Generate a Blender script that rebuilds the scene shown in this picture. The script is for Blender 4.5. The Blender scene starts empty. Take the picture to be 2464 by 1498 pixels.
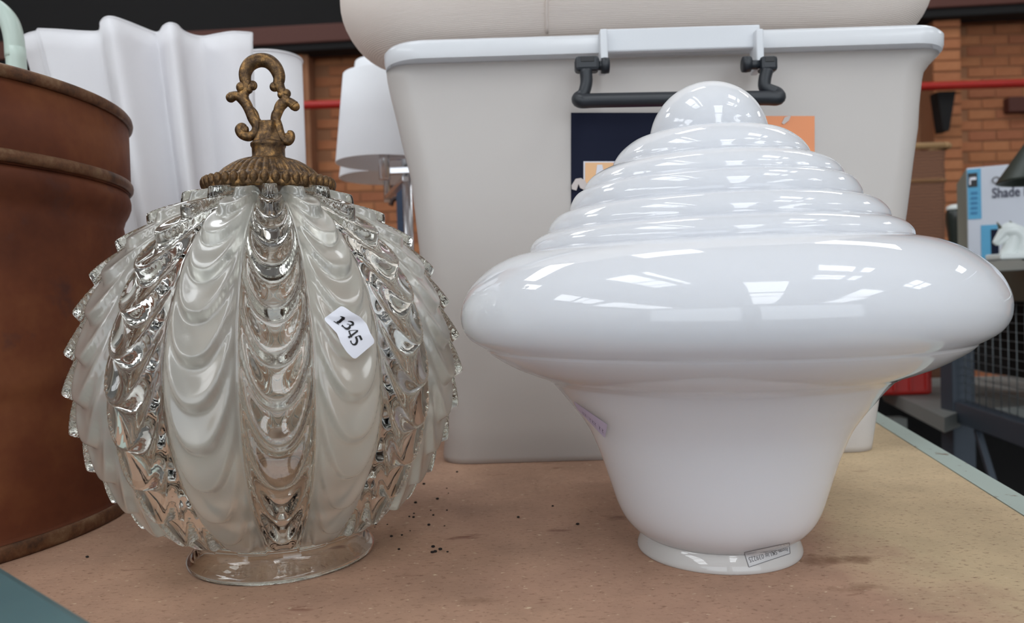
import bpy, bmesh, math, random
import numpy as np
from mathutils import Vector, Matrix
from mathutils.bvhtree import BVHTree
random.seed(7); RS = np.random.RandomState(7)
sc = bpy.context.scene
C = sc.collection

# ---------------------------------------------------------------- camera
FPX, IW, IH = 1815.0, 2464, 1498
CAMH = 0.165
PITCH, ROLL = math.radians(1.19), math.radians(1.74)
fw = np.array([0, math.cos(PITCH), -math.sin(PITCH)]); r0 = np.array([1., 0, 0]); u0 = np.cross(r0, fw)
rt = r0*math.cos(ROLL) - u0*math.sin(ROLL); up = u0*math.cos(ROLL) + r0*math.sin(ROLL)
CP = np.array([0, 0, CAMH])
def ray(x, y): return fw + rt*((x-IW/2)/FPX) + up*((IH/2-y)/FPX)
def atz(x, y, z=0.):
    d = ray(x, y); return CP + d*((z-CAMH)/d[2])
def aty(x, y, Y):
    d = ray(x, y); return CP + d*(Y/d[1])
cam = bpy.data.cameras.new('camera'); co = bpy.data.objects.new('camera', cam); C.objects.link(co)
cam.sensor_width = 36; cam.lens = 36*FPX/IW; cam.clip_start = .01; cam.clip_end = 100
M = Matrix(((rt[0], up[0], -fw[0], 0), (rt[1], up[1], -fw[1], 0), (rt[2], up[2], -fw[2], CAMH), (0, 0, 0, 1)))
co.matrix_world = M
cam.dof.use_dof = True; cam.dof.focus_distance = .46; cam.dof.aperture_fstop = 26.5/2.5
sc.camera = co
sc.view_settings.view_transform = 'Standard'; sc.view_settings.look = 'None'
sc.view_settings.exposure = 0.15; sc.view_settings.gamma = 1; sc.view_settings.use_curve_mapping = False
cy = sc.cycles
cy.max_bounces = 18; cy.transmission_bounces = 18; cy.glossy_bounces = 5; cy.diffuse_bounces = 4; cy.transparent_max_bounces = 8
cy.sample_clamp_indirect = 4; cy.blur_glossy = .3; cy.use_denoising = True; cy.adaptive_threshold = .015

# ---------------------------------------------------------------- light
SKY_L = 2.3          # overcast sky outside the open end of the hall
PANEL_L = 6.0       # roof skylights and the added fill panels
w = bpy.data.worlds.new('World'); sc.world = w; w.use_nodes = True
w.node_tree.nodes['Background'].inputs[0].default_value = (.86, .93, 1, 1)
w.node_tree.nodes['Background'].inputs[1].default_value = SKY_L

# ---------------------------------------------------------------- material helpers
def srgb(r, g, b):
    f = lambda c: ((c/255+.055)/1.055)**2.4 if c > 10 else c/255/12.92
    return (f(r), f(g), f(b), 1)
def setin(n, **k):
    for a, v in k.items():
        a = a.replace('_', ' ')
        n.inputs[a].default_value = v
def mat(name, col, rough=.5, metal=0., **k):
    m = bpy.data.materials.new(name); m.use_nodes = True
    b = m.node_tree.nodes['Principled BSDF']
    b.inputs['Base Color'].default_value = col; b.inputs['Roughness'].default_value = rough; b.inputs['Metallic'].default_value = metal
    setin(b, **k); return m
def nd(m, t, **k):
    n = m.node_tree.nodes.new(t)
    for a, v in k.items():
        if hasattr(n, a) and a != 'inputs': setattr(n, a, v)
    return n
def ln(m, a, b): m.node_tree.links.new(a, b)
def noise(m, scale, detail=4, rough=.6, vec=None, stretch=None):
    tc = nd(m, 'ShaderNodeTexCoord'); n = nd(m, 'ShaderNodeTexNoise')
    n.inputs['Scale'].default_value = scale; n.inputs['Detail'].default_value = detail; n.inputs['Roughness'].default_value = rough
    src = tc.outputs['Object']
    if stretch:
        mp = nd(m, 'ShaderNodeMapping'); mp.inputs['Scale'].default_value = stretch; ln(m, src, mp.inputs[0]); src = mp.outputs[0]
    ln(m, src, n.inputs['Vector']); return n.outputs['Fac']
def ramp(m, src, stops):
    r = nd(m, 'ShaderNodeValToRGB'); e = r.color_ramp.elements
    while len(e) < len(stops): e.new(.5)
    for i, (p, c) in enumerate(stops): e[i].position = p; e[i].color = c
    ln(m, src, r.inputs[0]); return r.outputs[0]
def mix(m, fac, a, b, mode='MIX'):
    n = nd(m, 'ShaderNodeMix', data_type='RGBA', blend_type=mode)
    for i, v in ((0, fac), (6, a), (7, b)):
        if isinstance(v, (int, float)): n.inputs[i].default_value = v
        elif isinstance(v, tuple): n.inputs[i].default_value = v
        else: ln(m, v, n.inputs[i])
    return n.outputs[2]
def bump(m, src, strength=.2, dist=.001):
    b = nd(m, 'ShaderNodeBump'); b.inputs['Strength'].default_value = strength; b.inputs['Distance'].default_value = dist
    ln(m, src, b.inputs['Height']); ln(m, b.outputs[0], m.node_tree.nodes['Principled BSDF'].inputs['Normal'])
def base(m, src): ln(m, src, m.node_tree.nodes['Principled BSDF'].inputs['Base Color'])
def g(v): return (v, v, v, 1)
BW = ((0, (0, 0, 0, 1)), (1, (1, 1, 1, 1)))
def mask(m, src, lo, hi): return ramp(m, src, ((lo, g(0)), (hi, g(1))))

# ---------------------------------------------------------------- geometry helpers
def obj(name, me, mats=None, parent=None, label=None, smooth=None):
    if mats is not None:
        for x in (mats if isinstance(mats, (list, tuple)) else [mats]): me.materials.append(x)
    o = bpy.data.objects.new(name, me); C.objects.link(o)
    if parent is not None: o.parent = parent; o.matrix_parent_inverse = Matrix.Translation(parent.location).inverted() if False else Matrix()
    if parent is not None: o.location = -Vector(WORLD(parent))
    if label: o['label'] = label
    return o
def WORLD(o):
    v = Vector(o.location)
    while o.parent is not None: o = o.parent; v += Vector(o.location)
    return v
def empty(name, loc):
    o = bpy.data.objects.new(name, None); C.objects.link(o); o.location = loc; o.empty_display_size = .05; return o
def tag(o, label, cat, group=None, kind=None):
    if label: o['label'] = label
    if cat: o['category'] = cat
    if group: o['group'] = group
    if kind: o['kind'] = kind
    return o
def struct(o): o['kind'] = 'structure'; return o
def mesh(verts, faces, smooth=True, name='m'):
    me = bpy.data.meshes.new(name); me.from_pydata([tuple(map(float, v)) for v in verts], [], faces); me.update()
    if smooth: me.polygons.foreach_set('use_smooth', [True]*len(me.polygons))
    return me
def frombm(bm, smooth=False):
    me = bpy.data.meshes.new('m'); bm.to_mesh(me); bm.free()
    if smooth: me.polygons.foreach_set('use_smooth', [True]*len(me.polygons))
    return me
def gridfaces(nr, nc, closed=True, off=0, flip=False):
    f = []
    for i in range(nr-1):
        for j in range(nc if closed else nc-1):
            a = off+i*nc+j; b = off+i*nc+(j+1) % nc
            q = (a, b, b+nc, a+nc); f.append(q[::-1] if flip else q)
    return f
def lathe(prof, n=96, cx=0, cy_=0, z0=0, smooth=True, capb=False, capt=False):
    v = []; ang = np.linspace(0, 2*math.pi, n, endpoint=False)
    for r, z in prof:
        for a in ang: v.append((cx+r*math.cos(a), cy_+r*math.sin(a), z0+z))
    f = gridfaces(len(prof), n)
    if capb: f.append(tuple(range(n))[::-1])
    if capt: f.append(tuple((len(prof)-1)*n+i for i in range(n)))
    return mesh(v, f, smooth)
def crom(pts, k=6):
    """smooth a polyline through its points"""
    P = [np.array(p, float) for p in pts]; P = [2*P[0]-P[1]]+P+[2*P[-1]-P[-2]]; out = []
    for i in range(1, len(P)-2):
        for s in range(k):
            t = s/k; a, b, c, d = P[i-1:i+3]
            out.append(.5*((2*b)+(c-a)*t+(2*a-5*b+4*c-d)*t*t+(3*b-a-3*c+d)*t**3))
    out.append(P[-2]); return out
def tubedata(pts, rad, n=12, flat=1.0, off=0, capped=True):
    P = [np.array(p, float) for p in pts]; v = []; prevn = None
    for i, p in enumerate(P):
        t = P[min(i+1, len(P)-1)]-P[max(i-1, 0)]; t /= np.linalg.norm(t)+1e-12
        if prevn is None:
            a = np.array([0, 1., 0]) if abs(t[1]) < .9 else np.array([1., 0, 0])
        else: a = prevn
        nn = a-t*(a@t); nn /= np.linalg.norm(nn); prevn = nn; b = np.cross(t, nn)
        r = rad[i] if hasattr(rad, '__len__') else rad
        for k in range(n):
            an = 2*math.pi*k/n; v.append(p+nn*math.cos(an)*r*flat+b*math.sin(an)*r)
    f = gridfaces(len(P), n, off=off)
    if capped: f.append(tuple(off+k for k in range(n))[::-1]); f.append(tuple(off+(len(P)-1)*n+k for k in range(n)))
    return v, f
def tube(pts, rad, n=12, flat=1.0):
    v, f = tubedata(pts, rad, n, flat); return mesh(v, f)
def ball(c, r, nu=14, nv=9, sc_=(1, 1, 1), off=0):
    v = []; f = []
    for i in range(1, nv):
        th = math.pi*i/nv
        for j in range(nu):
            ph = 2*math.pi*j/nu; v.append((c[0]+r*sc_[0]*math.sin(th)*math.cos(ph), c[1]+r*sc_[1]*math.sin(th)*math.sin(ph), c[2]+r*sc_[2]*math.cos(th)))
    f = gridfaces(nv-1, nu, off=off, flip=True)
    t = len(v); v.append((c[0], c[1], c[2]+r*sc_[2])); v.append((c[0], c[1], c[2]-r*sc_[2]))
    for j in range(nu): f.append((off+t, off+j, off+(j+1) % nu)); f.append((off+t+1, off+(nv-2)*nu+(j+1) % nu, off+(nv-2)*nu+j))
    return v, f
class Acc:
    def __init__(s): s.v = []; s.f = []
    def add(s, vf):
        v, f = vf; o = len(s.v); s.v += [tuple(q) for q in v]; s.f += [tuple(i+o for i in q) for q in f]; return s
    def mesh(s, smooth=True): return mesh(s.v, s.f, smooth)
def boxbm(c, s, rotz=0, bev=0, seg=2, bm=None, rot=None):
    b = bmesh.new(); bmesh.ops.create_cube(b, size=1)
    for v in b.verts: v.co = Vector((v.co.x*s[0], v.co.y*s[1], v.co.z*s[2]))
    if bev: bmesh.ops.bevel(b, geom=b.edges[:], offset=bev, segments=seg, affect='EDGES', profile=.5)
    m = Matrix.Translation(c) @ (rot if rot is not None else Matrix.Rotation(rotz, 4, 'Z'))
    bmesh.ops.transform(b, matrix=m, verts=b.verts)
    if bm is None: return b
    me = bpy.data.meshes.new('t'); b.to_mesh(me); b.free(); bm.from_mesh(me); bpy.data.meshes.remove(me); return bm
def box(c, s, rotz=0, bev=0, seg=2, rot=None): return frombm(boxbm(c, s, rotz, bev, seg, rot=rot))
def bar(a, b, w_, h_, bev=0):
    """a rectangular bar from a to b (width across, height up)"""
    a = Vector(a); b = Vector(b); d = b-a; L = d.length; x = d.normalized()
    z = Vector((0, 0, 1)); z = (z-x*z.dot(x))
    z = z.normalized() if z.length > 1e-3 else Vector((0, 1, 0)); y = z.cross(x)
    r = Matrix((x, y, z)).transposed().to_4x4()
    return box((a+b)/2, (L, w_, h_), bev=bev, rot=r)

# ================================================================ materials
def m_board():
    m = mat('particle_board', srgb(170, 140, 112), .75)
    a = noise(m, 5, 3); c1 = mix(m, mask(m, a, .35, .68), srgb(176, 138, 116), srgb(190, 152, 126))
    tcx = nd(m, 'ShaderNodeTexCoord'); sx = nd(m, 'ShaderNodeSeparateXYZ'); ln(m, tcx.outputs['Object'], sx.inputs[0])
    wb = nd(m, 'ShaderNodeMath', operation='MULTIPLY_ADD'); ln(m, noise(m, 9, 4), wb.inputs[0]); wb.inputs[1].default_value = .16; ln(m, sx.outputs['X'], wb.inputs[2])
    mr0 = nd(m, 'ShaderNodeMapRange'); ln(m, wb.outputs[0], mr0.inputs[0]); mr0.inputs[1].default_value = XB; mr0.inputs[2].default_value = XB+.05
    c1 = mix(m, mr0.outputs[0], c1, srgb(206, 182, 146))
    f = noise(m, 420, 3, .7, stretch=(.5, 1, 1)); c2 = mix(m, mask(m, f, .56, .74), mix(m, 1.0, c1, ramp(m, noise(m, 16, 5, .65), ((.38, g(1)), (.68, g(.80)))), 'MULTIPLY'), srgb(120, 84, 64))
    f2 = noise(m, 330, 2, .6, stretch=(.5, 1, 1)); c3 = mix(m, mask(m, f2, .66, .74), c2, srgb(214, 190, 160))
    f3 = noise(m, 38, 3, .6, stretch=(.5, 1.6, 1)); c4 = mix(m, mask(m, f3, .66, .76), c3, srgb(120, 74, 56))
    # brown spill and rubbed marks at their own places on the board
    tc = nd(m, 'ShaderNodeTexCoord'); wob = noise(m, 60, 3)
    for (px, py, rx, ry, col, k) in ((2015, 1345, .026, .011, srgb(112, 76, 50), .75), (1490, 1245, .012, .010, srgb(110, 72, 56), .6),
                                     (1350, 1275, .011, .004, srgb(112, 66, 52), .6), (1110, 1295, .014, .003, srgb(108, 60, 44), .6), (2070, 1415, .02, .008, srgb(118, 84, 58), .5),
                                     (1140, 1445, .02, .006, srgb(120, 88, 66), .4)):
        p = atz(px, py)
        mp = nd(m, 'ShaderNodeMapping'); mp.vector_type = 'POINT'
        mp.inputs['Location'].default_value = (-p[0]/rx, -p[1]/ry, 0); mp.inputs['Scale'].default_value = (1/rx, 1/ry, 0)
        ln(m, tc.outputs['Object'], mp.inputs[0])
        le = nd(m, 'ShaderNodeVectorMath', operation='LENGTH'); ln(m, mp.outputs[0], le.inputs[0])
        ad = nd(m, 'ShaderNodeMath', operation='MULTIPLY_ADD'); ln(m, wob, ad.inputs[0]); ad.inputs[1].default_value = 2.4; ln(m, le.outputs['Value'], ad.inputs[2])
        ms = ramp(m, ad.outputs[0], ((0, g(k)), (1, g(0))))
        mr = nd(m, 'ShaderNodeMapRange'); ln(m, ad.outputs[0], mr.inputs[0]); mr.inputs[1].default_value = 1.5; mr.inputs[2].default_value = 2.1; mr.inputs[3].default_value = k; mr.inputs[4].default_value = 0
        c4 = mix(m, mr.outputs[0], c4, col)
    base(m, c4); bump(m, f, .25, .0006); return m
def m_glass(name, frost):
    m = mat(name, (.95, .96, .91, 1), .0, 0, Transmission_Weight=1.0, IOR=1.5)
    if frost:
        b = m.node_tree.nodes['Principled BSDF']
        setin(b, Base_Color=(.88, .87, .79, 1), Roughness=.33, Transmission_Weight=.80, Coat_Weight=.8, Coat_Roughness=.1)
    return m
def m_opal():
    m = mat('opal_glass', (.625, .635, .67, 1), .35, 0, IOR=1.45, Specular_IOR_Level=0, Coat_Weight=1.0, Coat_Roughness=0, Coat_IOR=1.5)
    setin(m.node_tree.nodes['Principled BSDF'], Subsurface_Weight=.85, Subsurface_Radius=(.9, .95, 1.0), Subsurface_Scale=.085)
    return m
def m_bronze():
    m = mat('aged_bronze', srgb(120, 88, 52), .42, .75)
    a = noise(m, 220, 4, .7); base(m, ramp(m, a, ((.32, srgb(56, 42, 32)), (.52, srgb(102, 78, 52)), (.70, srgb(164, 124, 74)))))
    bump(m, a, .35, .0008); return m
def m_copper():
    m = mat('aged_copper', srgb(130, 70, 42), .5, .2, Specular_IOR_Level=.25)
    a = noise(m, 9, 5, .65); c = ramp(m, a, ((.25, srgb(76, 40, 28)), (.5, srgb(106, 58, 37)), (.75, srgb(132, 82, 50))))
    b = noise(m, 26, 4, .6); c = mix(m, mask(m, b, .62, .74), c, srgb(86, 52, 42))
    d = noise(m, 5, 6, .75, stretch=(1, 1, 6)); c = mix(m, mask(m, d, .66, .72), c, srgb(92, 74, 64))
    base(m, c); bump(m, noise(m, 30, 3), .25, .002)
    r = ramp(m, noise(m, 14, 4), ((.3, g(.5)), (.7, g(.75)))); ln(m, r, m.node_tree.nodes['Principled BSDF'].inputs['Roughness']); return m
def m_edge():
    m = mat('copper_bead', srgb(120, 84, 58), .5, .4); a = noise(m, 60, 5, .7)
    base(m, ramp(m, a, ((.3, srgb(60, 44, 36)), (.5, srgb(112, 76, 52)), (.7, srgb(140, 112, 84))))); return m
def translucent(name, col, amt, rough=.4, spec=.4):
    m = bpy.data.materials.new(name); m.use_nodes = True; nt = m.node_tree; b = nt.nodes['Principled BSDF']; out = nt.nodes['Material Output']
    b.inputs['Base Color'].default_value = col; b.inputs['Roughness'].default_value = rough; b.inputs['Specular IOR Level'].default_value = spec
    t = nt.nodes.new('ShaderNodeBsdfTranslucent'); t.inputs[0].default_value = col
    x = nt.nodes.new('ShaderNodeMixShader'); x.inputs[0].default_value = amt
    nt.links.new(b.outputs[0], x.inputs[1]); nt.links.new(t.outputs[0], x.inputs[2]); nt.links.new(x.outputs[0], out.inputs[0]); return m
def m_brick(i):
    cols = [((158, 96, 62), (178, 116, 78)), ((166, 104, 66), (184, 124, 84)), ((150, 90, 60), (168, 106, 74))][i]
    m = mat('brick_%s' % ('rust', 'tan', 'dark')[i], srgb(*cols[0]), .9)
    base(m, mix(m, noise(m, 22, 4), srgb(*cols[0]), srgb(*cols[1]))); return m
def m_wicker():
    m = mat('wicker', srgb(104, 68, 48), .8)
    wv = nd(m, 'ShaderNodeTexWave'); wv.wave_type = 'BANDS'; wv.bands_direction = 'Z'; wv.inputs['Scale'].default_value = 30; wv.inputs['Distortion'].default_value = 3
    tc = nd(m, 'ShaderNodeTexCoord'); ln(m, tc.outputs['Object'], wv.inputs[0])
    base(m, mix(m, wv.outputs['Fac'], srgb(84, 54, 40), srgb(128, 86, 60))); return m
def m_fabric(name, col, sc_=900, amt=.25):
    m = translucent(name, col, amt, .85, .1); nt = m.node_tree
    wv = nd(m, 'ShaderNodeTexWave'); wv.bands_direction = 'Z'; wv.inputs['Scale'].default_value = sc_; wv.inputs['Distortion'].default_value = 1.5; wv.inputs['Detail'].default_value = 2
    tc = nd(m, 'ShaderNodeTexCoord'); ln(m, tc.outputs['Object'], wv.inputs[0]); bump(m, wv.outputs['Fac'], .3, .0006); return m

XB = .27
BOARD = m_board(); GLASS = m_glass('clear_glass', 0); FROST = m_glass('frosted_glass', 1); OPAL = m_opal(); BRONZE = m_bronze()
COPPER = m_copper(); EDGE = m_edge(); BIN = translucent('milky_plastic', (.79, .755, .725, 1), .40, .28, .5)
RIM = translucent('milky_plastic_rim', (.88, .90, .93, 1), .25, .22, .5)
WHITEFAB = m_fabric('white_fabric', (.93, .92, .94, 1), 300, .22); WHITESH = translucent('white_shade', (.93, .94, .97, 1), .12, .8, .1)
LINEN = m_fabric('linen', (.95, .86, .79, 1), 260, .12)
BLACKP = mat('black_plastic', srgb(34, 38, 44), .42)
NAVY = mat('navy_print', srgb(20, 25, 46), .6, 0, Specular_IOR_Level=.15); ORANGE = mat('orange_print', srgb(236, 150, 100), .5); PAPER = mat('white_paper', srgb(226, 226, 234), .35)
CREAM = mat('cream_print', srgb(240, 190, 140), .5); MAG = mat('magenta_print', srgb(190, 70, 130), .5); TORN = mat('torn_paper', srgb(206, 196, 192), .7)
INK = mat('black_ink', srgb(16, 15, 18), .4); GREYINK = mat('grey_ink', srgb(104, 102, 104), .5)
LILAC = mat('lilac_paper', srgb(190, 180, 206), .5)
TRIM = mat('grey_green_paint', srgb(140, 156, 148), .5); TEAL = mat('teal_paint', srgb(70, 104, 108), .38)
base(TEAL, mix(TEAL, noise(TEAL, 14, 4), srgb(58, 88, 98), srgb(84, 116, 114)))
base(TRIM, mix(TRIM, mask(TRIM, noise(TRIM, 60, 4), .62, .7), srgb(172, 186, 178), srgb(120, 98, 78)))
PGREEN = mat('pale_green_paint', srgb(190, 206, 196), .35)
CHROME = mat('brushed_chrome', (.72, .72, .74, 1), .25, .9)
STEEL = mat('dark_steel', srgb(20, 18, 18), .95); BEAM = mat('brown_beam', srgb(84, 44, 34), .7); REDP = mat('red_paint', srgb(176, 34, 26), .4)
RACK = mat('rack_paint', srgb(62, 70, 80), .5, .2); RACKG = mat('rack_light_grey', srgb(128, 130, 126), .6); SHELF = mat('shelf_top', srgb(176, 178, 172), .6); DGREEN = mat('dark_green_metal', srgb(52, 62, 56), .4)
WIRE = mat('galvanised_wire', srgb(112, 118, 120), .45, .5); BLUEP = mat('blue_paint', srgb(40, 58, 84), .5)
BOXW = mat('box_card', srgb(196, 200, 210), .6); BOXB = mat('box_blue', srgb(84, 158, 196), .6); BOXS = mat('box_side', srgb(140, 146, 136), .6)
PORC = mat('white_porcelain', srgb(228, 234, 232), .15); FLOORM = mat('dark_concrete', srgb(52, 50, 48), .7)
base(FLOORM, mix(FLOORM, noise(FLOORM, 3, 4), srgb(40, 38, 37), srgb(64, 61, 58)))
MORTAR = mat('mortar', srgb(150, 104, 74), .95); WALLM = mat('cladding_grey', srgb(190, 186, 182), .8); ROOFM = mat('roof_sheet', srgb(196, 196, 196), .8)
BRK = [m_brick(0), m_brick(1), m_brick(2)]; WICK = m_wicker()
def emit(name, col, s):
    m = bpy.data.materials.new(name); m.use_nodes = True; b = m.node_tree.nodes['Principled BSDF']
    b.inputs['Base Color'].default_value = (.8, .8, .8, 1); b.inputs['Emission Color'].default_value = col; b.inputs['Emission Strength'].default_value = s; return m
SKYL = emit('skylight_and_fill_sheet', (.93, .97, 1, 1), PANEL_L)

# ================================================================ hall
FZ, CZ = -.85, 4.4; X0, X1, Y0, Y1 = -9., 10., -9., 6.2
struct(obj('floor', box(((X0+X1)/2, (Y0+Y1)/2, FZ-.05), (X1-X0, Y1-Y0, .1)), FLOORM))
struct(obj('wall_left', box((X0-.1, (Y0+Y1)/2, (FZ+CZ)/2), (.2, Y1-Y0, CZ-FZ)), WALLM))
struct(obj('wall_right', box((X1+.1, (Y0+Y1)/2, (FZ+CZ)/2), (.2, Y1-Y0, CZ-FZ)), WALLM))
# front wall (behind the camera) with a wide open roller door
ft = empty('wall_front', (0, Y0-.1, FZ)); struct(ft)
for a, b, z0, z1 in ((X0, -7.5, FZ, CZ), (8.5, X1, FZ, CZ), (-7.5, 8.5, 3.6, CZ), (-.6, .6, FZ, 3.6)):
    obj('cladding', box(((a+b)/2, Y0-.1, (z0+z1)/2), (b-a, .2, z1-z0)), WALLM, ft)
# roof with skylight strips and two added fill panels
rf = empty('ceiling', (0, 0, CZ)); struct(rf)
SKY = [(.3, 1.5, -3.75, -2.0), (.3, 1.5, -8.3, -3.95), (-2.1, -1.35, -1.6, -.55), (-2.1, -1.35, -.4, .9), (-1.1, -.95, -1.6, .9),
       (-6.6, -5.2, -2.2, -.8), (-6.6, -5.2, -.6, .6), (-7.6, -5.1, -5.4, -2.9), (-7.6, -5.1, -8.6, -5.6), (2.1, 2.95, -.1, .6), (2.1, 2.95, -1.65, -.9), (3.2, 3.5, -.1, .6), (3.2, 3.5, -1.65, -.9),
       (4.5, 5.9, -5.2, -3.0), (4.9, 6.6, -8.6, -5.4), (6.2, 6.9, -1.7, -.4), (7.1, 7.8, -1.7, -.4), (7.4, 8.4, 3.4, 4.8), (2.2, 4.4, 3.6, 4.6), (-3.4, -1.4, 3.6, 4.6), (-.5, .5, 2.2, 3.2), (-5, -4, 2.6, 3.8)]  # wide pair near the back wall is added, unseen, to brighten the bricks
obj('roof_sheet', box(((X0+X1)/2, (Y0+Y1)/2, CZ+.06), (X1-X0, Y1-Y0, .06)), ROOFM, rf)
def corr(xa, xb, ya, yb):  # corrugated translucent sheet
    n = max(9, int((xb-xa)/.04)); v = []
    for j in (0, 1):
        for i in range(n): v.append((xa+(xb-xa)*i/(n-1), ya+(yb-ya)*j, CZ+.008*math.sin(i*math.pi/2)))
    return mesh(v, gridfaces(2, n, closed=False, flip=True), True)
for (xa, xb, ya, yb) in SKY: obj('skylight_and_fill_sheet', corr(xa, xb, ya, yb), SKYL, rf)
for y in (-7, -4.6, -1.2, 1.6): obj('purlin', box(((X0+X1)/2, y, CZ-.06), (X1-X0, .06, .08)), WALLM, rf)

# back wall: brick by brick where it shows
wall = empty('wall_back', (0, Y1, FZ)); struct(wall)
obj('mortar_bed', box(((X0+X1)/2, Y1+.083, (FZ+CZ)/2), (X1-X0, .2, CZ-FZ)), MORTAR, wall)
bl, bh, bd = .215, .074, .03; px_, pz_ = .226, .086
pil = []
for (xa, xb) in ((650, 747), (2240, 2312)):
    pil.append((aty(xa, 200, Y1-.2)[0], aty(xb, 200, Y1-.2)[0]))
bshared = []
for k in range(3):
    me = box((0, 0, 0), (bl, bd, bh), bev=.004, seg=1); me.materials.append(BRK[k]); bshared.append(me)
def visible_px(x, y, z):
    v = np.array([x, y, z])-CP; dpt = v@fw; a = IW/2+FPX*(v@rt)/dpt; b = IH/2-FPX*(v@up)/dpt
    return a, b
singles = 0; field = [Acc() for _ in range(3)]
unit = [(sx*bl/2, sy*bd/2, sz*bh/2) for sx in (-1, 1) for sy in (-1, 1) for sz in (-1, 1)]
uf = [(0, 1, 3, 2), (4, 6, 7, 5), (0, 4, 5, 1), (2, 3, 7, 6), (0, 2, 6, 4), (1, 5, 7, 3)]
def lay(x, y, z, k):
    global singles
    a, b = visible_px(x, y, z)
    vis = (690 < a < 840 and 95 < b < 470) or (850 < a < 1010 and 420 < b < 640) or (2160 < a < 2500 and 15 < b < 620)
    dx, dz = RS.uniform(-.002, .002), RS.uniform(-.0015, .0015)
    if vis and singles < 295:
        o = bpy.data.objects.new('brick', bshared[k]); C.objects.link(o); o.parent = wall; o.location = Vector((x+dx, y+RS.uniform(-.003, .003), z+dz))-wall.location; singles += 1
    else: field[k].add(([(x+p[0], y+p[1], z+p[2]) for p in unit], uf))
row = 0; z = FZ+.05
while z < 2.35:
    x = -4.6+(row % 2)*px_/2
    while x < 6.2:
        if not any(p0-.10 < x < p1+.10 for p0, p1 in pil): lay(x, Y1-.012, z, RS.choice([0, 0, 1, 2]))
        x += px_
    row += 1; z += pz_
for (p0, p1) in pil:   # brick piers standing proud of the wall
    obj('pier_core', box(((p0+p1)/2, Y1-.112, (FZ+2.3)/2), (p1-p0-.02, .2, 2.3-FZ)), MORTAR, wall)
    nb = max(1, round((p1-p0)/px_)); z = FZ+.05; row = 0
    while z < 2.3:
        for i in range(nb): lay(p0+(p1-p0)*(i+.5)/nb, Y1-.21, z, RS.choice([1, 1, 0]))
        row += 1; z += pz_
for k in range(3):
    if field[k].v:
        o = obj('brick_field', field[k].mesh(False), BRK[k], wall); o['kind'] = 'stuff'
# beams and dark cladding high on the back wall
def slope(pa, pb, yy):   # a rafter through two sight points on the back wall, run out to both side walls
    a, b = aty(760, pa, yy), aty(2350, pb, yy); m_ = (b[2]-a[2])/(b[0]-a[0])
    return (X0+.02, yy, a[2]+m_*(X0+.02-a[0])), (X1-.02, yy, a[2]+m_*(X1-.02-a[0]))
struct(obj('trim_1', bar(*slope(88, 0, Y1-.25), .16, .14, .01), BEAM))
struct(obj('trim_2', bar(*slope(118, 34, Y1-.22), .18, .075, .01), STEEL))
struct(obj('trim_3', bar(*slope(8, -78, Y1-.12), .12, .5, .01), STEEL))
zt = aty(2380, 252, Y1-.1)[2]
struct(obj('trim_4', box((5.0, Y1-.06, zt), (1.9, .08, .12), bev=.008), BEAM))
# red sprinkler pipe with brackets
pz = aty(2350, 204, 5.8)[2]
pr = empty('water_pipe', (0, 5.8, pz)); tag(pr, 'red painted pipe running level across the far brick wall', 'pipe')
obj('pipe', tube([(X0+.05, 5.8, pz), (X1-.05, 5.8, pz)], .032, 16), REDP, pr)
for xx in (aty(2275, 260, 5.85)[0], -3.4, 0.5):
    bm = bmesh.new(); zt_ = pz-.035
    vs = [bm.verts.new(p) for p in ((xx-.07, 5.83, zt_), (xx+.07, 5.83, zt_), (xx+.015, 5.83, zt_-.3), (xx-.03, 5.83, zt_-.3))]
    fc = bm.faces.new(vs); ex = bmesh.ops.extrude_face_region(bm, geom=[fc]); bmesh.ops.translate(bm, vec=(0, .11, 0), verts=[q for q in ex['geom'] if isinstance(q, bmesh.types.BMVert)])
    bmesh.ops.recalc_face_normals(bm, faces=bm.faces); obj('bracket', frombm(bm), STEEL, pr)

# ================================================================ table
A = atz(2110, 990); B = atz(2464, 1195); e = (B-A)/np.linalg.norm(B-A); nrm = np.array([-e[1], e[0], 0])
if nrm[0] > 0: nrm = -nrm            # towards the left, across the table
def TP(along, across, z=0): q = A+(-e)*along+nrm*across; return (q[0], q[1], z)   # along: away from camera
far, near = .55, -.76; wid = 1.35
tb = empty('work_table', TP(0, .6, 0)); tag(tb, 'particle board work table with a grey-green painted steel edge, under the glass shades', 'table')
def slab(p, z0, z1):
    v = [(q[0], q[1], z0) for q in p]+[(q[0], q[1], z1) for q in p]; n = len(p)
    f = [tuple(range(n)), tuple(range(2*n-1, n-1, -1))]+[(i, i+n, (i+1) % n+n, (i+1) % n) for i in range(n)]
    me = mesh(v, f, False); b = bmesh.new(); b.from_mesh(me); bmesh.ops.recalc_face_normals(b, faces=b.faces); b.to_mesh(me); b.free(); return me
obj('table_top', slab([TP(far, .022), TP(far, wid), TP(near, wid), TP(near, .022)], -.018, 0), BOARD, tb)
obj('side_rail', slab([TP(far, 0), TP(far, .0215), TP(near, .0215), TP(near, 0)], -.05, .0006), TRIM, tb)
obj('back_rail', slab([TP(far+.022, 0), TP(far+.022, wid), TP(far+.0005, wid), TP(far+.0005, 0)], -.05, .0006), TRIM, tb)
obj('front_rail', slab([TP(near-.0005, 0), TP(near-.0005, wid), TP(near-.022, wid), TP(near-.022, 0)], -.05, .0006), TRIM, tb)
for a in (far-.03, near+.03):
    for b in (.04, wid-.04):
        q = TP(a, b, 0); obj('leg', box((q[0], q[1], (FZ-.0185)/2), (.04, .04, -.0185-FZ), rotz=math.atan2(e[1], e[0])), TRIM, tb)

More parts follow.
